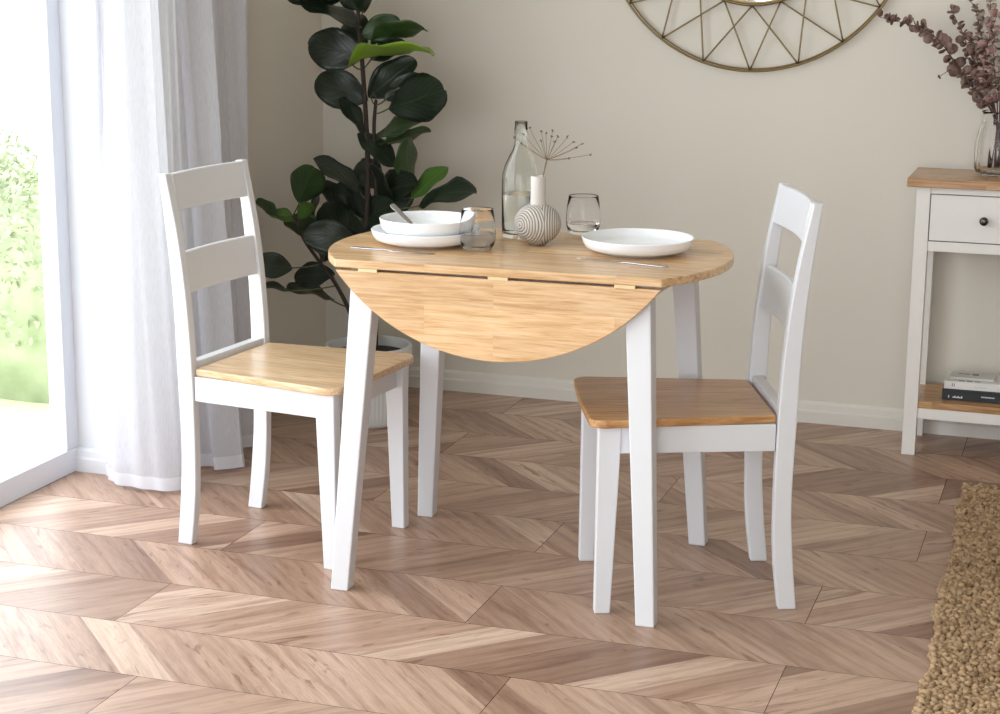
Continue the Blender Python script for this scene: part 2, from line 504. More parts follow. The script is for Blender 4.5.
# ------------------------------------------------------------------ chairs
def interp(tab, z):
    for i in range(len(tab) - 1):
        if z <= tab[i + 1][0]:
            t = (z - tab[i][0]) / (tab[i + 1][0] - tab[i][0]); t = max(0, t)
            return [tab[i][k] + (tab[i + 1][k] - tab[i][k]) * t for k in range(1, len(tab[i]))]
    return list(tab[-1][1:])
POST = [(p.x, p.y, p.z) for p in catmull([(0.0, -.062, -.022), (.12, -.049, -.007), (.25, -.041, -.002), (.43, -.044, -.003),
        (.60, -.049, -.012), (.75, -.061, -.030), (.897, -.079, -.058)], 5)]
def make_chair(wood, rz, loc, extra=0.0):
    t = empty('dining_chair', loc, rz)
    ZS = 0.439
    def outline(inset=0.0):
        P = []
        yr, yf, L_, r = .166 - inset, .206 - inset, .402 + extra - inset, .035
        P += [(-.001, -yr), (.03, -yr - .003)]
        for i in range(9):
            a = -pi / 2 + (pi / 2) * i / 8
            P.append((L_ - r + r * cos(a), -(yf - r) + r * sin(a)))
        P.append((L_ + .004, 0))
        P += [(x, -y) for x, y in P[:-1]][::-1]
        return P
    m = MB(); m.prism(outline(), ZS - .018, ZS)
    m.build('seat', wood, t, 0.004, seg=3)
    for s in (-1, 1):
        m = MB(); rings = []
        for (z, xo, xi, yo, yi) in ((0, .385, .350, .186, .158), (.36, .384, .336, .188, .156), (ZS - .0185, .384, .334, .188, .156)):
            rings.append([(xi, s * yi, z), (xo, s * yi, z), (xo, s * yo, z), (xi, s * yo, z)])
        m.loft(rings); m.build('leg', WHITE, t, 0.003)
        m = MB(); rings = []
        for (z, xr, xf) in POST:
            yo = .172 + .006 * min(1, z / .45); yi = yo - .025
            rings.append([(xr, s * yi, z), (xf, s * yi, z), (xf, s * yo, z), (xr, s * yo, z)])
        m.loft(rings); m.build('leg', WHITE, t, 0.003)
        m = MB()
        m.loft([[(-.0, s * (y0 - .014), .361), (-.0, s * y0, .361), (-.0, s * y0, ZS - .0185), (-.0, s * (y0 - .014), ZS - .0185)] if i == 0 else
                [(.340, s * (y1 - .014), .361), (.340, s * y1, .361), (.340, s * y1, ZS - .0185), (.340, s * (y1 - .014), ZS - .0185)]
                for i, (y0, y1) in enumerate(((.172, .184), (.172, .184)))])
        m.build('seat_rail', WHITE, t, 0.0015)
    m = MB(); m.box(.350, .366, -.157, .157, .361, ZS - .0185); m.build('seat_rail', WHITE, t, 0.0015)
    m = MB(); m.box(-.034, -.008, -.152, .152, .375, .452); m.build('seat_rail', WHITE, t, 0.002)
    # curved back slats
    for (z0, z1) in ((.614, .712), (.808, .895)):
        m = MB(); rings = []
        for i in range(17):
            y = -.152 + .304 * i / 16
            bow = -.012 * (1 - (y / .152) ** 2)
            ring = []
            for z, side in ((z0, 1), (z1, 1), (z1, -1), (z0, -1)):
                xr, xf = interp(POST, z); c = (xr + xf) / 2 + .004
                ring.append((c + bow + side * .0075, y, z))
            rings.append(ring)
        m.loft(rings); o = m.build('back_slat', WHITE, t, 0.003); smooth_by_angle(o)
    return t
c1 = make_chair(SEATWOOD, -0.0898, (-0.7679, 0.0242, 0))
tag(c1, 'white ladder-back chair with pale wood seat beside the curtain', 'chair')
c2 = make_chair(OAKSEAT, 3.5205, (0.5247, 0.0597, 0), .002)
tag(c2, 'white ladder-back chair with darker oak seat, nearer the console table', 'chair')

# ------------------------------------------------------------------ tableware
def dish(prof): return prof
def plate(name, label, cat, loc, R, H, foot, group=None, wall=0.0045):
    m = MB()
    prof = [(0.0005, 0.0035), (foot - .004, 0.0035), (foot - .003, 0), (foot, 0), (foot + .003, 0.0035),
            (foot + (R - foot) * .48, .0065), (foot + (R - foot) * .82, H * .36), (R - .0025, H * .68), (R, H - .0015), (R - .0015, H), (R - wall, H - .001),
            (R - wall - .002, H * .72), (foot + (R - foot) * .72, H * .42), (foot + (R - foot) * .35, .0115), (foot - .005, .0095), (0.0005, .009)]
    m.lathe(prof, 96); o = m.build(name, CERAM, None, smooth=True); o.location = loc
    smooth_by_angle(o, 50); tag(o, label, cat, group); return o
plate('dinner_plate', 'white dinner plate holding nothing, on the table by the darker seat', 'plate', (0.2369, 0.0438, 0.7503), .126, .036, .078)
plate('dinner_plate', 'white dinner plate under the shallow bowl on the table', 'plate', (-0.2487, -0.0126, 0.7503), .126, .035, .078)
plate('shallow_bowl', 'white shallow bowl stacked on a dinner plate, spoon inside', 'bowl', (-0.2420, -0.0200, 0.7603), .110, .052, .050)

def tumbler(loc, label, fill, s=1.0):
    t = empty('glass_tumbler', loc); tag(t, label, 'glass')
    H = .092 * s
    o_ = [(.029, 0), (.0325, .002), (.037, .010), (.0412, .024), (.0418, .036), (.0400, .060), (.0358, .0895), (.0350, .092)]
    i_ = [(.0343, .0915), (.0393, .060), (.0411, .036), (.0405, .024), (.0360, .0125), (.030, .0090), (.0005, .0085)]
    m = MB(); m.lathe([(0.0005, .0015)] + o_ + i_, 64); g = m.build('glass_body', GLASS, t, smooth=True)
    wp = [(0.0005, .0089)] + [(r - .0001, z) for r, z in ((.030, .0094), (.0360, .0129), (.0405, .0242), (.0411, .036)) if z < fill]
    rf = interp([(.0090, .030), (.0125, .0360), (.024, .0405), (.036, .0411), (.060, .0393), (.0915, .0343)], fill)[0] - .0001
    wp += [(rf, fill), (0.0005, fill)]
    m = MB(); m.lathe(wp, 64); m.build('water', WATER, t, smooth=False)
    smooth_by_angle(bpy.data.objects[t.name].children[-1] if t.children else g, 60)
    return t
tumbler((-0.1103, -0.0494, .7503), 'stemless glass of water on the table in front of the bottle', .036)
tumbler((0.0469, 0.2606, .7503), 'stemless glass of water standing behind the lone dinner plate', .026)

def bottle():
    t = empty('glass_bottle', (-0.0761, 0.1532, .7503))
    tag(t, 'tall pale green glass water bottle behind the ribbed vase', 'bottle')
    o_ = [(.038, 0), (.0425, .003), (.0435, .010), (.0435, .135), (.0425, .150), (.037, .170), (.028, .190), (.0195, .206), (.0155, .218), (.0145, .228),
          (.0142, .240), (.0160, .243), (.0160, .255), (.0148, .257), (.0148, .270), (.0140, .272)]
    i_ = [(.0125, .271), (.0125, .232), (.0135, .217), (.0175, .205), (.026, .189), (.0358, .169), (.0414, .149), (.0423, .135), (.0423, .016), (.036, .011), (.015, .016), (.0005, .019)]
    m = MB(); m.lathe([(0.0005, .008), (.020, .004), (.034, .001)] + o_ + i_, 64); g = m.build('bottle_body', GREENGLASS, t, smooth=True)
    m = MB(); m.lathe([(0.0005, .0193), (.015, .0163), (.036, .0113), (.0421, .0163), (.0421, .103), (.0005, .103)], 64)
    o = m.build('water', WATER, t); smooth_by_angle(o, 60)
bottle()

def ribbed_vase():
    t = empty('ribbed_vase', (-0.0061, 0.0687, .7503))
    tag(t, 'small grey ceramic bottle vase with ribbed round body holding a dried stem', 'vase')
    m_ = mat('ribbed_ceramic', rgb(212, 206, 199), 0.6)
    co = coords(m_)
    c = (0, 0, 0.049)
    sb = N(m_, 'ShaderNodeVectorMath', operation='SUBTRACT'); L(m_, co, sb.inputs[0]); sb.inputs[1].default_value = c
    nz = N(m_, 'ShaderNodeVectorMath', operation='NORMALIZE'); L(m_, sb.outputs[0], nz.inputs[0])
    view = atan2(-3.7526 - .0687, 1.1988 + .0061)
    last = None
    for da in (-50, 84, 195):
        a = view + radians(da)
        d = N(m_, 'ShaderNodeVectorMath', operation='DOT_PRODUCT'); L(m_, nz.outputs[0], d.inputs[0]); d.inputs[1].default_value = (cos(a), sin(a), 0.0)
        if last is None: last = d.outputs['Value']
        else:
            mx = N(m_, 'ShaderNodeMath', operation='MAXIMUM'); L(m_, last, mx.inputs[0]); L(m_, d.outputs['Value'], mx.inputs[1]); last = mx.outputs[0]
    wob = noise(m_, co, 30.0, 2)
    ac = N(m_, 'ShaderNodeMath', operation='ARCCOSINE'); L(m_, last, ac.inputs[0])
    ad = N(m_, 'ShaderNodeMath', operation='MULTIPLY_ADD'); L(m_, wob, ad.inputs[0]); ad.inputs[1].default_value = 0.10; L(m_, ac.outputs[0], ad.inputs[2])
    mu = N(m_, 'ShaderNodeMath', operation='MULTIPLY'); L(m_, ad.outputs[0], mu.inputs[0]); mu.inputs[1].default_value = 50.0
    sn = N(m_, 'ShaderNodeMath', operation='SINE'); L(m_, mu.outputs[0], sn.inputs[0])
    h = N(m_, 'ShaderNodeMath', operation='MULTIPLY_ADD'); L(m_, sn.outputs[0], h.inputs[0]); h.inputs[1].default_value = .5; h.inputs[2].default_value = .5
    L(m_, ramp(m_, h.outputs[0], [(0.15, rgb(140, 128, 117)), (0.6, rgb(212, 206, 198))]), B(m_).inputs['Base Color'])
    bump(m_, h.outputs[0], 0.9, 0.0022)
    neckm = mat('smooth_ceramic', rgb(202, 196, 188), 0.5)
    prof = [(0.0005, .002), (.015, .002), (.016, 0), (.018, 0.0005)]
    Rb, cz = .0540, .0485
    for i in range(1, 25):
        a = -1.20 + (1.20 + 1.20) * i / 24
        prof.append((Rb * cos(a), cz + .0475 * sin(a)))
    m = MB(); m.lathe(prof + [(.0005, prof[-1][1])], 72); o = m.build('vase_body', m_, t); smooth_by_angle(o, 50)
    zt = prof[-1][1]
    m = MB(); m.lathe([(.0186, zt - .002), (.0178, zt + .006), (.0172, .110), (.0172, .155), (.0164, .1575), (.0152, .1565), (.0148, .110), (.0148, zt + .001)], 48)
    o = m.build('vase_neck', neckm, t); smooth_by_angle(o, 50)
ribbed_vase()

def umbel():
    DRY = mat('dried_umbel_brown', rgb(120, 96, 74), 0.85)
    HEAD = mat('dried_seed_head', rgb(92, 68, 54), 0.9)
    t = empty('dried_flower_stem', (-0.0061, 0.0687, .80))
    tag(t, 'dried brown umbel flower stem standing in the ribbed vase', 'dried flower')
    o0 = Vector((-0.0061, 0.0687, .80)); hub = Vector((.0085, .0850, .943)) - o0
    m = MB(); m.tube([(0.002, -.004, 0), (.004, .0, .05), (.010, .006, .11), tuple(hub)], [.0019, .0018, .0016, .0016], 8)
    m.build('stem', DRY, t, smooth=True)
    tips = [(-.065, .9735), (-.0677, .992), (-.052, .999), (-.039, 1.0132), (-.018, 1.004), (.0017, 1.0034), (.015, 1.008), (.0279, .9999), (.022, .984), (.040, .999),
            (.054, .9964), (.066, .985), (.0873, .9819), (.1135, .9604), (.0619, .9492), (-.012, .985), (.075, .972)]
    rnd = random.Random(2)
    for i, (x, z) in enumerate(tips):
        tip = Vector((x, .0901 + rnd.uniform(-.035, .035), z)) - o0
        mid = hub.lerp(tip, .5) + Vector((0, 0, -.004))
        rays, heads = MB(), MB()
        rays.tube(bez(hub, mid, tip, 5), .00055, 5)
        for k in range(7):
            d = Vector((rnd.gauss(0, 1), rnd.gauss(0, 1), rnd.gauss(0, 1))).normalized() * rnd.uniform(.001, .0036)
            q = tip + d
            heads.tube([q - Vector((0, 0, .0009)), q, q + Vector((0, 0, .0009))], [.0005, .0015, .0005], 5)
            rays.tube([tip - (tip - hub).normalized() * .004, q], .0003, 4)
        ro = rays.build('flower_ray', DRY, t); heads.build('seed_head', HEAD, ro)
umbel()

def strip(pts_w_t, nrm=Vector((0, 0, 1))):
    """flat tapered bar along points: (point, half width, thickness)"""
    mb = MB(); rings = []
    P = [Vector(p) for p, _, _ in pts_w_t]
    for i, (p, w_, th) in enumerate(pts_w_t):
        t = (P[min(i + 1, len(P) - 1)] - P[max(i - 1, 0)]).normalized()
        s = t.cross(nrm).normalized(); up = s.cross(t).normalized(); p = Vector(p)
        rings.append([tuple(p - s * w_), tuple(p + s * w_), tuple(p + s * w_ * .9 + up * th), tuple(p - s * w_ * .9 + up * th)])
    mb.loft(rings); return mb
def knife(p0, p1, label):
    """handle end p0 to blade tip p1"""
    a, b = Vector(p0), Vector(p1); d = b - a; Lk = d.length; ang = atan2(d.y, d.x)
    t = empty('table_knife', a, ang); tag(t, label, 'knife')
    strip([((0, 0, 0), .0045, .0025), ((.01, 0, 0), .0062, .003), ((Lk * .3, 0, 0), .0050, .0032), ((Lk * .47, 0, .0), .0036, .003)]).build('handle', STEEL, t, 0.0008)
    strip([((Lk * .47, 0, 0), .0036, .0026), ((Lk * .52, -.001, 0), .0075, .0014), ((Lk * .8, -.001, 0), .0085, .0012), ((Lk * .95, .001, 0), .006, .001), ((Lk, .004, 0), .001, .0006)]).build('blade', STEEL, t)
knife((-.3828, -.1330, .7505), (-.175, -.1500, .7505), 'steel knife lying in front of the stacked plate and bowl')
knife((.3487, -.1300, .7505), (.1316, -.0800, .7505), 'steel knife lying in front of the lone dinner plate')
def spoon():
    a = Vector((-.3465, .018, .8315)); b = Vector((-.262, -.012, .7745))
    t = empty('spoon', a); tag(t, 'steel spoon resting in the shallow bowl with its handle out', 'spoon')
    d = b - a
    strip([(d * 0, .004, .0018), (d * .06, .0075, .002), (d * .4, .0058, .002), (d * .75, .0032, .0022), (d * 1.0, .003, .002)], Vector((.2, -.6, 1))).build('handle', STEEL, t, 0.0006)
    m = MB(); n, k = 12, 5
    ax = Vector((d.x, d.y, 0)).normalized(); sd = Vector((-ax.y, ax.x, 0)); c = d + ax * .024 + Vector((0, 0, .004))
    rings = []
    for i in range(k + 1):
        f = i / k
        rings.append([tuple(c + ax * (.026 * f * cos(2 * pi * j / n)) + sd * (.018 * f * sin(2 * pi * j / n)) + Vector((0, 0, -.006 * (1 - f * f)))) for j in range(n)])
    m.loft([[tuple(Vector(p) + Vector((0, 0, 1e-4))) for p in r] for r in rings] + [[tuple(Vector(p) + Vector((0, 0, -.0012))) for p in r] for r in rings[::-1]])
    m.build('spoon_bowl', STEEL, t, smooth=True)
spoon()

# ------------------------------------------------------------------ wall decoration: round wire mirror
def wall_mirror():
    C = Vector((.190, Y_WALL - .030, 1.533)); Ro, Ri = .465, .271
    t = empty('wall_mirror', C); tag(t, 'round metal wire sunburst mirror hung on the back wall', 'mirror')
    def P(r, a, y=0): return Vector((r * sin(a), y, -r * cos(a)))
    def ring(r, rad, y, name, n=120):
        mb = MB(); rings = []
        for i in range(n):
            a = 2 * pi * i / n
            c = P(r, a, y); e = P(1, a)
            rings.append([tuple(c + e * rad * cos(b) + Vector((0, 1, 0)) * rad * sin(b)) for b in [2 * pi * k / 8 for k in range(8)]])
        nn = 8; vs = [p for q in rings for p in q]; fs = []
        for k in range(n):
            for j in range(nn): fs.append((k * nn + j, k * nn + (j + 1) % nn, ((k + 1) % n) * nn + (j + 1) % nn, ((k + 1) % n) * nn + j))
        mb.add(vs, fs); return mb.build(name, DARKMETAL, t, smooth=True)
    ring(Ro, .0034, 0, 'outer_ring'); ring(Ro - .006, .0026, .010, 'outer_ring'); ring(Ri, .0042, 0, 'inner_ring')
    step = 2 * pi / 20
    for i in range(20):
        for s in (-1, 1):
            a = i * step
            m = MB(); m.tube(bez(P(Ro - .002, a, .004), P(.372, a + s * step * .33, -.006 * s), P(Ri + .002, a + s * step, .002), 10), .0026, 6)
            m.build('wire_spoke', DARKMETAL, t, smooth=True)
    m = MB(); n = 64
    m.loft([[tuple(P(.262, 2 * pi * i / n, .012)) for i in range(n)], [tuple(P(.262, 2 * pi * i / n, .008)) for i in range(n)]])
    m.build('mirror_glass', mat('mirror_silver', (.9, .9, .9, 1), 0.02, 1.0), t)
    m = MB(); m.loft([[tuple(P(.268, 2 * pi * i / n, .028)) for i in range(n)], [tuple(P(.268, 2 * pi * i / n, .0125)) for i in range(n)]])
    m.build('backing_board', DARKMETAL, t)
wall_mirror()

# ------------------------------------------------------------------ console table, vase, books
def console():
    X0, X1, YF, YB = .7222, 1.098, 1.2828, 1.545
    t = empty('console_table', ((X0 + X1) / 2, (YF + YB) / 2, 0))
    tag(t, 'small white console table with oak top, one drawer and an oak shelf', 'table')
    ox, oy = t.location.x, t.location.y
    def bx(m, x0, x1, y0, y1, z0, z1): m.box(x0 - ox, x1 - ox, y0 - oy, y1 - oy, z0, z1)
    m = MB(); bx(m, X0 - .026, X1 + .026, YF - .016, YB, .777, .802); m.build('top', OAKTOP, t, 0.002)
    Lw = .038
    for x in (X0, X1 - Lw):
        for y in (YF, YB - Lw):
            m = MB(); bx(m, x, x + Lw, y, y + Lw, 0, .7765); m.build('leg', CREAM, t, 0.0015)
    xi, xo = X0 + Lw, X1 - Lw
    m = MB(); bx(m, xi, xo, YF + .003, YF + .020, .7585, .7765); bx(m, xi, xo, YF + .003, YF + .020, .596, .624); m.build('front_rail', CREAM, t, 0.001)
    for x in (X0 + .006, X1 - .022):
        m = MB(); bx(m, x, x + .016, YF + Lw, YB - Lw, .596, .7765); m.build('side_panel', CREAM, t, 0.001)
    m = MB(); bx(m, xi, xo, YB - .020, YB - .006, .596, .7765); m.build('back_panel', CREAM, t, 0.001)
    m = MB(); bx(m, xi + .002, xo - .002, YF + .003, YF + .020, .6265, .7560); bx(m, xi + .01, xo - .01, YF + .02, YB - .03, .632, .640)
    d = m.build('drawer', CREAM, t, 0.0015)
    m = MB(); bx(m, xi, xo, YF + .010, YF + .013, .6240, .7585); m.build('drawer_gap', GAP, t)
    m = MB(); prof = [(.0005, 0), (.0050, 0), (.0050, .009), (.0100, .012), (.0125, .018), (.0112, .0235), (.007, .0265), (.0005, .027)]
    m.lathe(prof, 32); k = m.build('knob', KNOBM, d, smooth=True); k.rotation_euler = (pi / 2, 0, 0); k.location = (.000, YF + .003 - oy, .690)
    m = MB(); bx(m, X0 + .004, X1 - .004, YF + .006, YB - .006, .140, .159)
    o = m.build('shelf', OAKTOP, t, 0.001)
    m = MB(); bx(m, xi, xo, YF + .004, YF + .018, .109, .1395); bx(m, xi, xo, YB - .018, YB - .004, .109, .1395)
    bx(m, X0 + .006, X0 + .020, YF + Lw, YB - Lw, .109, .1395); bx(m, X1 - .020, X1 - .006, YF + Lw, YB - Lw, .109, .1395)
    m.build('shelf_rail', CREAM, t, 0.001)
console()

def jar_vase():
    t = empty('glass_vase', (.932, 1.430, .8023)); tag(t, 'ribbed clear glass vase on the console table holding dried eucalyptus', 'vase')
    def rf(a, k): return 1 + .022 * cos(20 * a)
    o_ = [(.0005, .002), (.050, 0), (.058, .004), (.0635, .020), (.065, .050), (.064, .090), (.058, .125), (.050, .150), (.0475, .160), (.050, .172), (.054, .180)]
    i_ = [(.0515, .180), (.0475, .171), (.0448, .160), (.0473, .150), (.0553, .125), (.061, .090), (.062, .050), (.060, .022), (.054, .010), (.0005, .009)]
    m = MB(); m.lathe([(q * 1.06, z) for q, z in o_ + i_], 120, rfun=lambda a, k: 1 + (.02 * cos(20 * a) if 2 < k < 8 else 0)); m.build('glass_body', GLASS, t, smooth=True)
jar_vase()

def eucalyptus():
    cols = [rgb(136, 108, 98), rgb(154, 134, 118), rgb(190, 168, 156), rgb(122, 96, 88), rgb(172, 136, 128)]
    mats = []
    for i, c in enumerate(cols):
        m = mat('dried_leaf', c, 0.75)
        d = tuple(x * .6 for x in c[:3]) + (1,)
        L(m, ramp(m, noise(m, coords(m), 40, 3), [(.35, d), (.6, c)]), B(m).inputs['Base Color']); mats.append(m)
    ST = mat('dried_twig', rgb(84, 60, 54), 0.85)
    S_ = [  # (points x,z ; depth drift ; material ; leaf density, label)
        ([(.8838, 1.012), (.8429, 1.0526), (.7923, 1.1154), (.7505, 1.1701), (.7013, 1.208), (.6703, 1.2157), (.628, 1.2261), (.5799, 1.2364)], -.03, 0, 'long dried eucalyptus sprig reaching furthest out toward the mirror'),
        ([(.8947, 1.0123), (.8711, 1.1229), (.8548, 1.2054), (.8346, 1.2655), (.8047, 1.3089)], .02, 1, 'tall greyish tan eucalyptus sprig, first to lean from the upright ones'),
        ([(.8893, 1.0121), (.8635, 1.0727), (.8319, 1.1386), (.8004, 1.2044), (.7695, 1.2618)], .04, 0, 'dried brown eucalyptus sprig, second from the mirror side'),
        ([(.9056, 1.0127), (.8981, 1.1236), (.8854, 1.2335), (.8745, 1.3153)], -.05, 2, 'pale pink dried eucalyptus sprig standing nearly upright in the vase'),
        ([(.9219, 1.0132), (.9197, 1.1242), (.9284, 1.2343), (.9415, 1.3162)], .0, 1, 'dried eucalyptus sprig leaning slightly away from the mirror'),
        ([(.878, 1.0174), (.8256, 1.0661), (.7951, 1.0985), (.7535, 1.0752)], -.02, 3, 'short bare twig sprig hanging lowest over the vase side'),
        ([(.9002, 1.0125), (.8792, 1.0815), (.8792, 1.1646), (.9006, 1.2475)], -.07, 4, 'pinkish dried eucalyptus sprig at the front of the bunch'),
        ([(.8889, 1.0177), (.8598, 1.0447), (.8253, 1.0717), (.7923, 1.1154)], .03, 1, 'short tan dried eucalyptus sprig just above the vase rim'),
        ([(.935, 1.015), (.955, 1.12), (.985, 1.21), (1.02, 1.28)], -.03, 0, 'dried eucalyptus sprig leaning furthest away from the mirror'),
        ([(.895, 1.013), (.872, 1.06), (.850, 1.13), (.835, 1.19)], .01, 0, 'dense brown dried eucalyptus sprig in the middle of the bunch'),
    ]
    for si, (pts, drift, mi, lab) in enumerate(S_):
        rnd = random.Random(40 + si)
        n = len(pts)
        base = Vector((.932 + rnd.uniform(-.03, .03), 1.430 + rnd.uniform(-.03, .03), .822))
        P = [base, Vector((.925 - (.925 - pts[0][0]) * .35, 1.43 + drift * .15, .965))]
        for i, (x, z) in enumerate(pts[1:] if True else pts):
            P.append(Vector((x, 1.43 + drift * (i + 1) / n, z)))
        # keep the stems inside the neck
        cp = catmull(P, 5)
        t = empty('eucalyptus_sprig', base); tag(t, lab, 'dried plant', 'dried eucalyptus sprigs in the glass vase')
        m = MB(); m.tube([p - base for p in cp], [.0026 * (1 - .7 * i / len(cp)) for i in range(len(cp))], 6); m.build('stem', ST, t, smooth=True)
        lv = MB()
        tot = 0; d = 0
        bare = (si == 5)
        for i in range(1, len(cp)):
            seg = (cp[i] - cp[i - 1]).length; d += seg
            if cp[i].z < 1.0: continue
            while d > (.012 if not bare else .03):
                d -= (.012 if not bare else .03)
                frac = i / len(cp)
                for s in range(2):
                    tdir = (cp[i] - cp[i - 1]).normalized()
                    side = tdir.cross(Vector((rnd.gauss(0, 1), rnd.gauss(0, 1), rnd.gauss(0, 1)))).normalized()
                    r = rnd.uniform(.012, .0195) * (1 - .35 * frac) * (.45 if bare else 1)
                    ax = (side + tdir * .35).normalized(); c = cp[i] + ax * r * 1.05 - base
                    nn = Vector((rnd.gauss(0, 1), rnd.gauss(0, 1), rnd.gauss(0, 1)))
                    v = ax.cross(nn).normalized(); up = ax.cross(v)
                    K = 9; ring = [c + ax * r * cos(2 * pi * k / K) + v * r * .92 * sin(2 * pi * k / K) + up * r * .22 * abs(sin(2 * pi * k / K)) for k in range(K)]
                    lv.add([tuple(c)] + [tuple(q) for q in ring], [(0, 1 + k, 1 + (k + 1) % K) for k in range(K)])
        lo = lv.build('foliage', mats[mi], t, smooth=True)
        so = lo.modifiers.new('thickness', 'SOLIDIFY'); so.thickness = .0006
eucalyptus()

def books():
    PAPER = mat('page_paper', rgb(226, 222, 212), 0.8)
    BLACK = mat('black_cover', rgb(28, 32, 38), 0.4); WCOV = mat('white_cover', rgb(228, 226, 222), 0.5)
    GREY = mat('dark_print', rgb(70, 66, 64), 0.7); LITE = mat('white_print', rgb(225, 225, 225), 0.6)
    PALE = mat('pale_grey_cover', rgb(206, 204, 200), 0.6); BLUE = mat('blue_grey_print', rgb(120, 124, 160), 0.6)
    def book(name, loc, rz, Lx, Wy, H, cover, label, marks):
        t = empty(name, loc, rz); tag(t, label, 'book', 'books stacked on the console shelf')
        m = MB(); c = .002
        m.box(0, Lx, 0, Wy, 0, c); m.box(0, Lx, 0, Wy, H - c, H); m.box(0, Lx, 0, c, c, H - c)
        co = m.build('cover', cover, t, 0.0006)
        m = MB(); m.box(.003, Lx - .003, c, Wy - .004, c, H - c); m.build('pages', PAPER, t)
        for (x0, x1, z0, z1, mm, top) in marks:
            m = MB()
            if top: m.box(x0, x1, z0, z1, H, H + .0004)
            else: m.box(x0, x1, -.0004, 0, z0, z1)
            m.build('print', mm, t)
    z = .1593
    bl = [(.018, .0205, .006, .014, LITE, 0)] + [(.030 + i * .0048, .0335 + i * .0048, .007, .007 + .0035 + .0025 * (i % 2), LITE, 0) for i in range(6)]
    bl += [(.110 + i * .0042, .1132 + i * .0042, .014, .0172, LITE, 0) for i in range(9)]
    book('book', (.822, 1.340, z), -.02, .19, .135, .031, BLACK, 'thick black hardback book lying at the bottom of the shelf stack', bl)
    wm = [(.022, .0245, .008, .017, BLUE, 0), (.0275, .030, .008, .017, BLUE, 0)] + [(.085 + i * .005, .0885 + i * .005, .008, .0115, PALE, 0) for i in range(7)]
    wm += [(.040 + i * .022, .056 + i * .022, .014, .020, GREY, 1) for i in range(3)]
    book('book', (.826, 1.343, z + .0318), .012, .185, .130, .022, WCOV, 'white hardback book lying between the black book and the booklet', wm)
    book('booklet', (.838, 1.372, z + .0546), -.03, .125, .085, .007, PALE, 'pale thin booklet with dark print lying topmost on the shelf stack',
         [(.020, .034, .045, .051, GREY, 1), (.036, .052, .045, .051, GREY, 1), (.060, .078, .040, .054, GREY, 1)])
books()

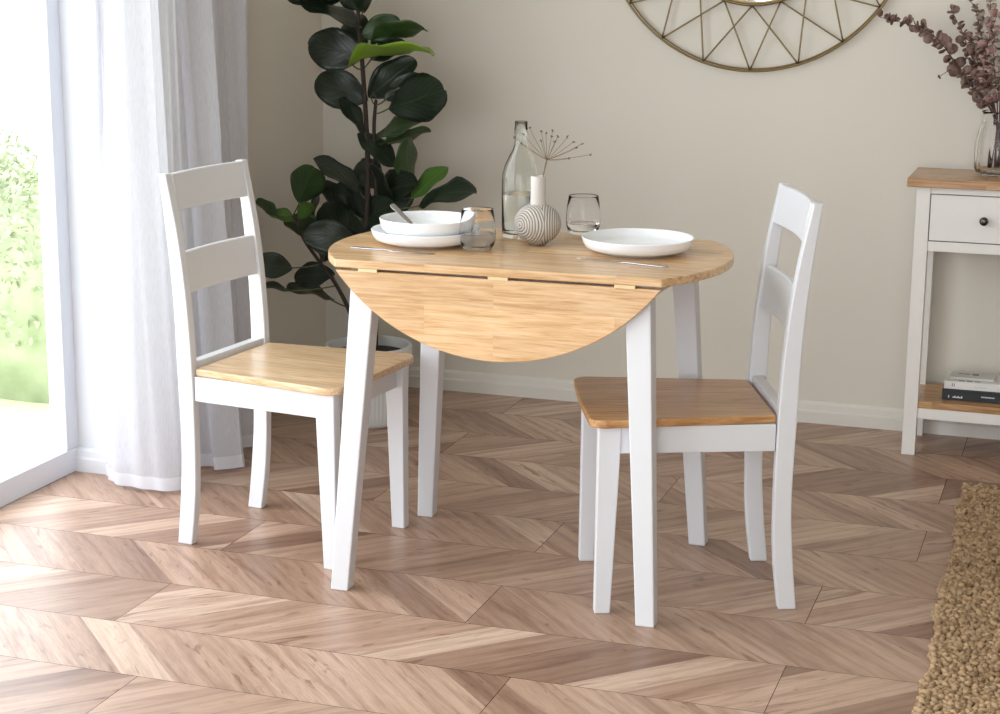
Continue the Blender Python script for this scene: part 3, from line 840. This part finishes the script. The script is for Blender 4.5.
# ------------------------------------------------------------------ fig plant
LEAVES = [
 ((-0.9293,1.129,1.2906),(-1.1278,1.1161,1.2707),.081,'d'),((-0.8966,1.1396,1.1865),(-1.0951,1.1362,1.2533),.041,'d'),
 ((-0.9016,1.1601,1.2324),(-0.8342,1.0705,1.3267),.064,'d'),((-0.8846,1.1111,1.1645),(-0.7776,1.145,1.2118),.07,'m'),
 ((-0.8612,1.1307,1.141),(-0.6692,1.0682,1.1904),.052,'m'),((-0.9123,1.1897,1.102),(-1.0843,1.1649,1.1347),.116,'d'),
 ((-0.9087,1.2269,1.0944),(-0.7758,1.2031,1.1311),.058,'d'),((-0.9459,1.1611,1.0759),(-0.6572,1.0852,1.1217),.035,'b'),
 ((-0.8687,1.1608,0.9923),(-0.7489,1.1997,1.0937),.075,'d'),((-0.8328,1.1519,0.9763),(-0.6995,1.1705,1.0409),.075,'d'),
 ((-0.825,1.1637,0.9519),(-0.6127,1.074,1.0176),.128,'d'),((-0.8925,1.1707,0.973),(-1.0632,1.1652,1.0279),.104,'d'),
 ((-0.8844,1.1341,0.8778),(-0.9353,1.0391,0.9809),.041,'d'),((-0.8776,1.1792,0.8591),(-0.7127,1.1549,0.9151),.046,'m'),
 ((-0.8599,1.1675,0.8248),(-0.7046,1.2081,0.8842),.035,'m'),((-0.7592,1.1671,0.8708),(-0.7721,1.2145,0.7239),.061,'m'),
 ((-0.9169,1.1416,0.8729),(-0.8059,1.1697,0.7787),.058,'d'),((-0.7417,1.1456,0.6851),(-0.6453,1.1953,0.7801),.046,'l'),
 ((-0.8941,1.2303,0.6577),(-0.7192,1.1459,0.7312),.087,'d'),((-0.7064,1.1209,0.669),(-0.5095,1.0556,0.7254),.055,'d'),
 ((-1.10,1.1172,0.66),(-1.03,1.077,0.775),.099,'m'),((-0.9104,1.1601,0.6931),(-1.0475,1.1083,0.7957),.052,'d'),
 ((-1.1211,1.0106,0.627),(-1.176,.98,0.682),.032,'m'),((-1.0811,1.0681,0.615),(-1.0269,1.05,0.669),.041,'l'),
 ((-1.085,1.0567,0.612),(-1.162,1.04,0.635),.035,'l'),((-0.9295,1.1646,0.6213),(-1.0771,1.2132,0.7003),.058,'d'),
 ((-1.0797,1.1785,0.6052),(-1.0814,1.2371,0.688),.023,'d'),((-1.0199,1.1637,0.5547),(-1.139,1.0898,0.6046),.064,'m'),
 ((-1.085,1.0289,0.472),(-1.185,.95,0.497),.07,'d'),((-1.0132,1.1824,0.4336),(-1.1488,1.1734,0.4137),.07,'d'),
 ((-1.085,1.0171,0.404),(-1.198,.95,0.415),.02,'d'),((-1.0151,1.1765,0.3526),(-1.1746,1.1683,0.378),.035,'d'),
 ((-0.9549,1.1828,0.5432),(-1.013,1.093,0.6598),.099,'d'),((-0.9751,1.2283,0.5104),(-0.8877,1.2867,0.6417),.099,'d'),
 ((-0.9718,1.1671,0.5135),(-1.0505,1.1952,0.5827),.081,'d'),((-0.9254,1.1928,0.5899),(-0.7851,1.117,0.6684),.075,'d'),
 ((-0.8887,1.1835,0.547),(-1.0382,1.2065,0.6223),.087,'d'),((-0.8667,1.1798,0.6257),(-0.8458,1.0869,0.7887),.046,'d'),
 ((-.905,1.22,.60),(-.99,1.16,.72),.10,'d'),((-.86,1.20,.60),(-.80,1.26,.76),.10,'d'),((-.90,1.21,.50),(-1.02,1.25,.60),.11,'d'),
 ((-.88,1.21,.46),(-.77,1.24,.62),.10,'d'),((-.91,1.10,.56),(-1.05,1.03,.58),.09,'d'),((-.88,1.21,.70),(-.96,1.27,.78),.08,'d'),
 ((-.90,1.19,.98),(-.80,1.26,1.08),.09,'d'),((-.90,1.19,1.14),(-.99,1.25,1.21),.08,'d'),((-1.02,1.13,.50),(-1.09,1.20,.60),.09,'d'),
 ((-1.0757,1.2092,0.4632),(-1.0421,1.1164,0.5479),.041,'d'),((-0.9015,1.1675,1.2381),(-0.9574,1.1204,1.3076),.064,'d'),
]
def fig_plant():
    o0 = Vector((-.866, 1.097, 0))
    t = empty('potted_fig', o0); tag(t, 'tall fiddle-leaf fig in a ribbed white pot in the room corner', 'plant')
    POT = mat('pale_stone_pot', rgb(214, 214, 213), 0.75)
    bump(POT, noise(POT, coords(POT), 120, 3), .15, .001)
    NR = 60
    prof = [(.0005, .0), (.108, 0), (.116, .004), (.121, .015), (.1235, .040), (.131, .19), (.1325, .205), (.1385, .209), (.1395, .215), (.1395, .238), (.138, .241),
            (.129, .241), (.127, .238), (.126, .200), (.122, .190), (.0005, .189)]
    prof = [(q * .95, z) for q, z in prof]
    m = MB(); m.lathe(prof, NR * 6, rfun=lambda a, k: 1 - (.012 * (0.5 - 0.5 * cos(NR * a)) if 3 <= k <= 6 else 0))
    o = m.build('pot', POT, t); smooth_by_angle(o, 55)
    SOIL = mat('dark_soil', rgb(48, 38, 32), 0.95); bump(SOIL, noise(SOIL, coords(SOIL), 90, 5), 1.0, .01)
    m = MB(); m.lathe([(.0005, .1895), (.1150, .1895), (.1180, .212), (.085, .217), (.0005, .220)], 48); m.build('soil', SOIL, t, smooth=True)
    BARK = mat('fig_bark', rgb(56, 45, 38), 0.85); bump(BARK, noise(BARK, coords(BARK), 60, 4), .5, .003)
    tr = catmull([(-.872, 1.12, .205), (-.8927, 1.15, .3658), (-.8943, 1.15, .5515), (-.886, 1.15, .735), (-.8908, 1.15, .915), (-.902, 1.15, 1.0924), (-.9133, 1.15, 1.2383), (-.8984, 1.15, 1.43)])
    t2 = catmull([(-.858, 1.13, .205), (-.8713, 1.17, .3637), (-.8731, 1.17, .5498), (-.8682, 1.17, .7335), (-.8735, 1.17, .8841), (-.8663, 1.17, .9739)])
    br = catmull([(-.8979, 1.10, .205), (-.9303, 1.12, .3125), (-.9757, 1.11, .4121), (-1.0279, 1.09, .4926), (-1.062, 1.07, .5521), (-1.09, 1.05, .6304)])
    for P, r0, r1 in ((tr, .0105, .005), (t2, .0085, .005), (br, .0075, .004)):
        m = MB(); m.tube([p - o0 for p in P], [r0 + (r1 - r0) * i / (len(P) - 1) for i in range(len(P))], 10); m.build('trunk', BARK, t, smooth=True)
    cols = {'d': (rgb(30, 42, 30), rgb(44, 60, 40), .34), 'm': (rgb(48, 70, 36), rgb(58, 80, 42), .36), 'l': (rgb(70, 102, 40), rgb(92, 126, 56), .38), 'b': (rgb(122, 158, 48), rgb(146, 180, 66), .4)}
    lm = {}
    for k, (c, v, r) in cols.items():
        m = mat('fig_leaf', c, r, spec=.45)
        uv = coords(m, 'UV'); sp = N(m, 'ShaderNodeSeparateXYZ'); L(m, uv, sp.inputs[0])
        ab = N(m, 'ShaderNodeMath', operation='ABSOLUTE'); L(m, sp.outputs['X'], ab.inputs[0])
        vv = N(m, 'ShaderNodeMath', operation='MULTIPLY_ADD'); L(m, ab.outputs[0], vv.inputs[0]); vv.inputs[1].default_value = -.55; L(m, sp.outputs['Y'], vv.inputs[2])
        mu = N(m, 'ShaderNodeMath', operation='MULTIPLY'); L(m, vv.outputs[0], mu.inputs[0]); mu.inputs[1].default_value = 44.0
        sn = N(m, 'ShaderNodeMath', operation='SINE'); L(m, mu.outputs[0], sn.inputs[0])
        side = ramp(m, sn.outputs[0], [(.93, (0, 0, 0, 1)), (1.0, (1, 1, 1, 1))])
        mid = ramp(m, ab.outputs[0], [(.02, (1, 1, 1, 1)), (.06, (0, 0, 0, 1))])
        mx = mix(m, 1.0, side, mid, 'LIGHTEN')
        L(m, mix(m, mx, c, v), B(m).inputs['Base Color'])
        bump(m, mx, .5, .002)
        lm[k] = m
    PET = mat('fig_petiole', rgb(78, 84, 48), 0.6)
    trunk_pts = tr + t2 + br
    rnd = random.Random(9)
    for li, (b, tp, wd, kk) in enumerate(LEAVES):
        b, tp = Vector(b), Vector(tp)
        A = tp - b; Ln = A.length; ax = A.normalized()
        V = (CAM - b).normalized()
        W0 = max(wd * 1.12, Ln * .60); tilt = acos(min(1, wd * 1.12 / W0)) * (1 if rnd.random() < .7 else -1)
        side = ax.cross(V).normalized(); up = side.cross(ax).normalized()
        if up.z < -.2 and False: up = -up
        ca, sa = cos(tilt), sin(tilt)
        s2 = side * ca + up * sa; u2 = up * ca - side * sa
        if u2.z < 0: u2 = -u2
        nL, nW = 14, 8; vs = []; uvs = []
        droop = Ln * rnd.uniform(.04, .12)
        ph = rnd.uniform(0, 6)
        for i in range(nL + 1):
            f = i / nL
            # fiddle outline: narrow waist, wide upper half
            ff = .5 - .5 * cos(pi * f); wv = max(0, 1 - (2 * ff ** 1.18 - 1) ** 2) ** .5 * (.86 + .16 * ff - .10 * cos(2 * pi * ff + .6))
            if i == 0 or i == nL: wv = .02
            hw = W0 / 2 * max(.03, wv)
            for j in range(nW + 1):
                g = -1 + 2 * j / nW
                p = b + ax * (Ln * ff) + s2 * (hw * g)
                z = .16 * hw * g * g + .035 * Ln * abs(g) * sin(ff * 11 + ph + (1.5 if g > 0 else 0)) - droop * (2 * ff - 1) ** 2 + droop
                p += u2 * z
                vs.append(tuple(p - o0)); uvs.append((g, ff))
        fs = [(i * (nW + 1) + j, i * (nW + 1) + j + 1, (i + 1) * (nW + 1) + j + 1, (i + 1) * (nW + 1) + j) for i in range(nL) for j in range(nW)]
        me = bpy.data.meshes.new('leaf'); me.from_pydata(vs, [], fs)
        ul = me.uv_layers.new(name='UVMap')
        for pol in me.polygons:
            pol.use_smooth = True
            for l_ in pol.loop_indices: ul.data[l_].uv = uvs[me.loops[l_].vertex_index]
        o = link('leaf', me, t, lm[kk])
        so = o.modifiers.new('thickness', 'SOLIDIFY'); so.thickness = .0007
        # petiole to the nearest stem
        cand = [p for p in trunk_pts if p.z < b.z + .01] or trunk_pts
        q = min(cand, key=lambda p: (p - b).length + .4 * abs(p.z - (b.z - .03)))
        m = MB(); m.tube([p - o0 for p in bez(q, q.lerp(b, .5) + Vector((0, 0, -.008)), b + ax * .01 , 5)], .0022, 6)
        m.build('petiole', PET, o, smooth=True)
fig_plant()

# ------------------------------------------------------------------ sheer curtain
def curtain():
    bot = catmull([(-1.285, .262, 0), (-1.25, .225, 0), (-1.18, .195, 0), (-1.10, .190, 0), (-1.035, .215, 0), (-1.06, .28, 0), (-1.115, .33, 0), (-1.12, .39, 0), (-1.075, .445, 0), (-1.035, .420, 0),
                   (-.995, .450, 0), (-.975, .475, 0), (-1.02, .52, 0), (-1.08, .56, 0), (-1.10, .61, 0), (-1.06, .650, 0), (-1.05, .68, 0), (-1.10, .71, 0), (-1.12, .75, 0), (-1.085, .78, 0)], 8)
    n = len(bot); Zt = 2.64
    o0 = Vector((-1.12, .5, 0))
    t = empty('sheer_curtain', (-1.12, .5, 0.012)); tag(t, 'white sheer floor-length curtain hanging in soft folds beside the glazed door', 'curtain')
    def pt(i, z):
        f = i / (n - 1); h = z / Zt
        b = bot[i]
        ph = f * 2 * pi * 6
        top = Vector((-1.14 + .040 * sin(ph) - .075 * max(0, 1 - f * 5), .075 + .805 * f + .012 * sin(2 * ph), 0))
        k = h ** .8
        wv = .006 * sin(f * 130 + z * 1.5) + .006 * sin(f * 61 - z * .9)
        p = b.lerp(top, k); return Vector((p.x + wv * min(1, z * 2 + .3), p.y + wv * .6, z)) - Vector((o0.x, o0.y, 0))
    def sheet(zs, name, m_, off=0):
        vs = [tuple(pt(i, z) + Vector((off, -off, 0))) for z in zs for i in range(n)]
        fs = [(k * n + i, k * n + i + 1, (k + 1) * n + i + 1, (k + 1) * n + i) for k in range(len(zs) - 1) for i in range(n - 1)]
        me = bpy.data.meshes.new(name); me.from_pydata(vs, [], fs)
        for p in me.polygons: p.use_smooth = True
        return link(name, me, t, m_)
    sheet([.0 + (Zt) * k / 30 for k in range(31)], 'fabric', SHEER)
    sheet([0.0, .012, .024, .035], 'hem', HEM, .0012)
    sheet([Zt - .06, Zt - .03, Zt], 'heading', HEM, .0012)
    r = MB(); r.tube([(-1.14, -3.3, 2.690), (-1.14, 1.0, 2.690)], .012, 12)
    for y in (-3.2, -1.2, .95):
        r.tube([(-1.14, y, 2.690), (-1.30, y, 2.715), (-1.41 if y < .3 else -1.2195  , y, 2.735)] if y < .3 else [(-1.14, y, 2.690), (-1.18, y, 2.705), (-1.2195, y, 2.71)], .006, 8)
    rod = r.build('curtain_rod', DARKMETAL, None, smooth=True)
    tag(rod, 'dark metal curtain rod above the sheer curtain', 'curtain rod')
    for i in range(0, 10):
        f = (i + .5) / 10
        g = MB(); nn = 20; R = .020; y = .075 + .805 * f
        g.tube([(-1.14 + R * cos(2 * pi * k / nn), y, 2.677 + R * sin(2 * pi * k / nn)) for k in range(nn + 1)], .002, 6)
        o = g.build('curtain_ring', DARKMETAL, t); o.location = (1.12, -.5, -.012)
curtain()

# ------------------------------------------------------------------ braided jute rug
def rug():
    X0, X1, Y0, Y1 = .942, 2.35, -1.5, 1.000
    rnd = random.Random(4)
    m_ = mat('jute_fibre', rgb(176, 146, 104), 0.95, spec=.1)
    at = N(m_, 'ShaderNodeNewGeometry').outputs['Random Per Island']
    f = noise(m_, coords(m_), 14, 4, .6)
    c = ramp(m_, f, [(.3, rgb(150, 124, 98)), (.5, rgb(182, 154, 123)), (.7, rgb(165, 142, 113))])
    c2 = ramp(m_, at, [(0, (.62, .58, .52, 1)), (.5, (1, 1, 1, 1)), (1, (1.15, 1.13, 1.08, 1))])
    L(m_, mix(m_, 1.0, c, c2, 'MULTIPLY'), B(m_).inputs['Base Color'])
    bump(m_, noise(m_, mapping(m_, coords(m_), (1, 1, 1)), 500, 2), .6, .001)
    t = empty('jute_rug', (X0, Y0, 0), 0); tag(t, 'chunky braided natural jute rug on the floor near the console table', 'rug')
    b = MB(); b.box(.012, X1 - X0, .01, Y1 - Y0 - .012, .0005, .008); b.build('backing', m_, t)
    ico = [(0, 0, -1), (.72, -.53, -.45), (-.28, -.85, -.45), (-.89, 0, -.45), (-.28, .85, -.45), (.72, .53, -.45), (.28, -.85, .45), (-.72, -.53, .45), (-.72, .53, .45), (.28, .85, .45), (.89, 0, .45), (0, 0, 1)]
    icf = [(0, 1, 2), (1, 0, 5), (0, 2, 3), (0, 3, 4), (0, 4, 5), (1, 5, 10), (2, 1, 6), (3, 2, 7), (4, 3, 8), (5, 4, 9), (1, 10, 6), (2, 6, 7), (3, 7, 8), (4, 8, 9), (5, 9, 10), (6, 10, 11), (7, 6, 11), (8, 7, 11), (9, 8, 11), (10, 9, 11)]
    vs, fs = [], []
    def lump(x, y, z, a, l, w, h):
        n = len(vs); ca, sa = cos(a), sin(a); tl = rnd.uniform(-.35, .35)
        for (px, py, pz) in ico:
            px, py, pz = px * l, py * w, pz * h + px * l * tl
            vs.append((x + px * ca - py * sa, y + px * sa + py * ca, z + pz))
        fs.extend(tuple(i + n for i in f) for f in icf)
    p = .0112
    ny = int((Y1 - Y0) / p)
    for j in range(ny):
        y = j * p; wob = .010 * sin(y * 9) + .006 * sin(y * 31) + .075 * (y / 2.5 - .8)
        x = -wob * .6 + rnd.uniform(-.004, .004); 
        xm = (X1 - X0) if y > .6 else .5
        k = 0
        while x < min(X1 - X0, .62):
            lump(x + rnd.uniform(-.003, .003), y + rnd.uniform(-.003, .003), .0115 + rnd.uniform(-.003, .004), (.7 if k % 2 else -.7) + rnd.uniform(-.4, .4), rnd.uniform(.0085, .0125), rnd.uniform(.0050, .0070), rnd.uniform(.0055, .009))
            x += p; k += 1
        # loops along the free edge
        lump(-.006 - wob * .6 + rnd.uniform(-.004, .003), y, .007, rnd.uniform(0, 3), .008, .005, .006)
    me = bpy.data.meshes.new('braided_pile'); me.from_pydata(vs, [], fs)
    for pl in me.polygons: pl.use_smooth = True
    o = link('braided_pile', me, t, m_); o['kind'] = 'stuff'
    # the rest of the rug, further out: coarser strands
    vs2, fs2 = vs, fs
    vs, fs = [], []
    def lump2(x, y, z, a, l, w, h):
        n = len(vs); ca, sa = cos(a), sin(a)
        for (px, py, pz) in ico:
            px, py, pz = px * l, py * w, pz * h
            vs.append((x + px * ca - py * sa, y + px * sa + py * ca, z + pz))
        fs.extend(tuple(i + n for i in f) for f in icf)
    q = .0165
    for j in range(int((Y1 - Y0) / q)):
        x = .62
        k = 0
        while x < X1 - X0:
            lump2(x, j * q + rnd.uniform(-.004, .004), .0115 + rnd.uniform(-.003, .004), (.7 if k % 2 else -.7), .0135, .008, .007)
            x += q; k += 1
    me = bpy.data.meshes.new('braided_pile'); me.from_pydata(vs, [], fs)
    for pl in me.polygons: pl.use_smooth = True
    o = link('braided_pile', me, t, m_); o['kind'] = 'stuff'
rug()
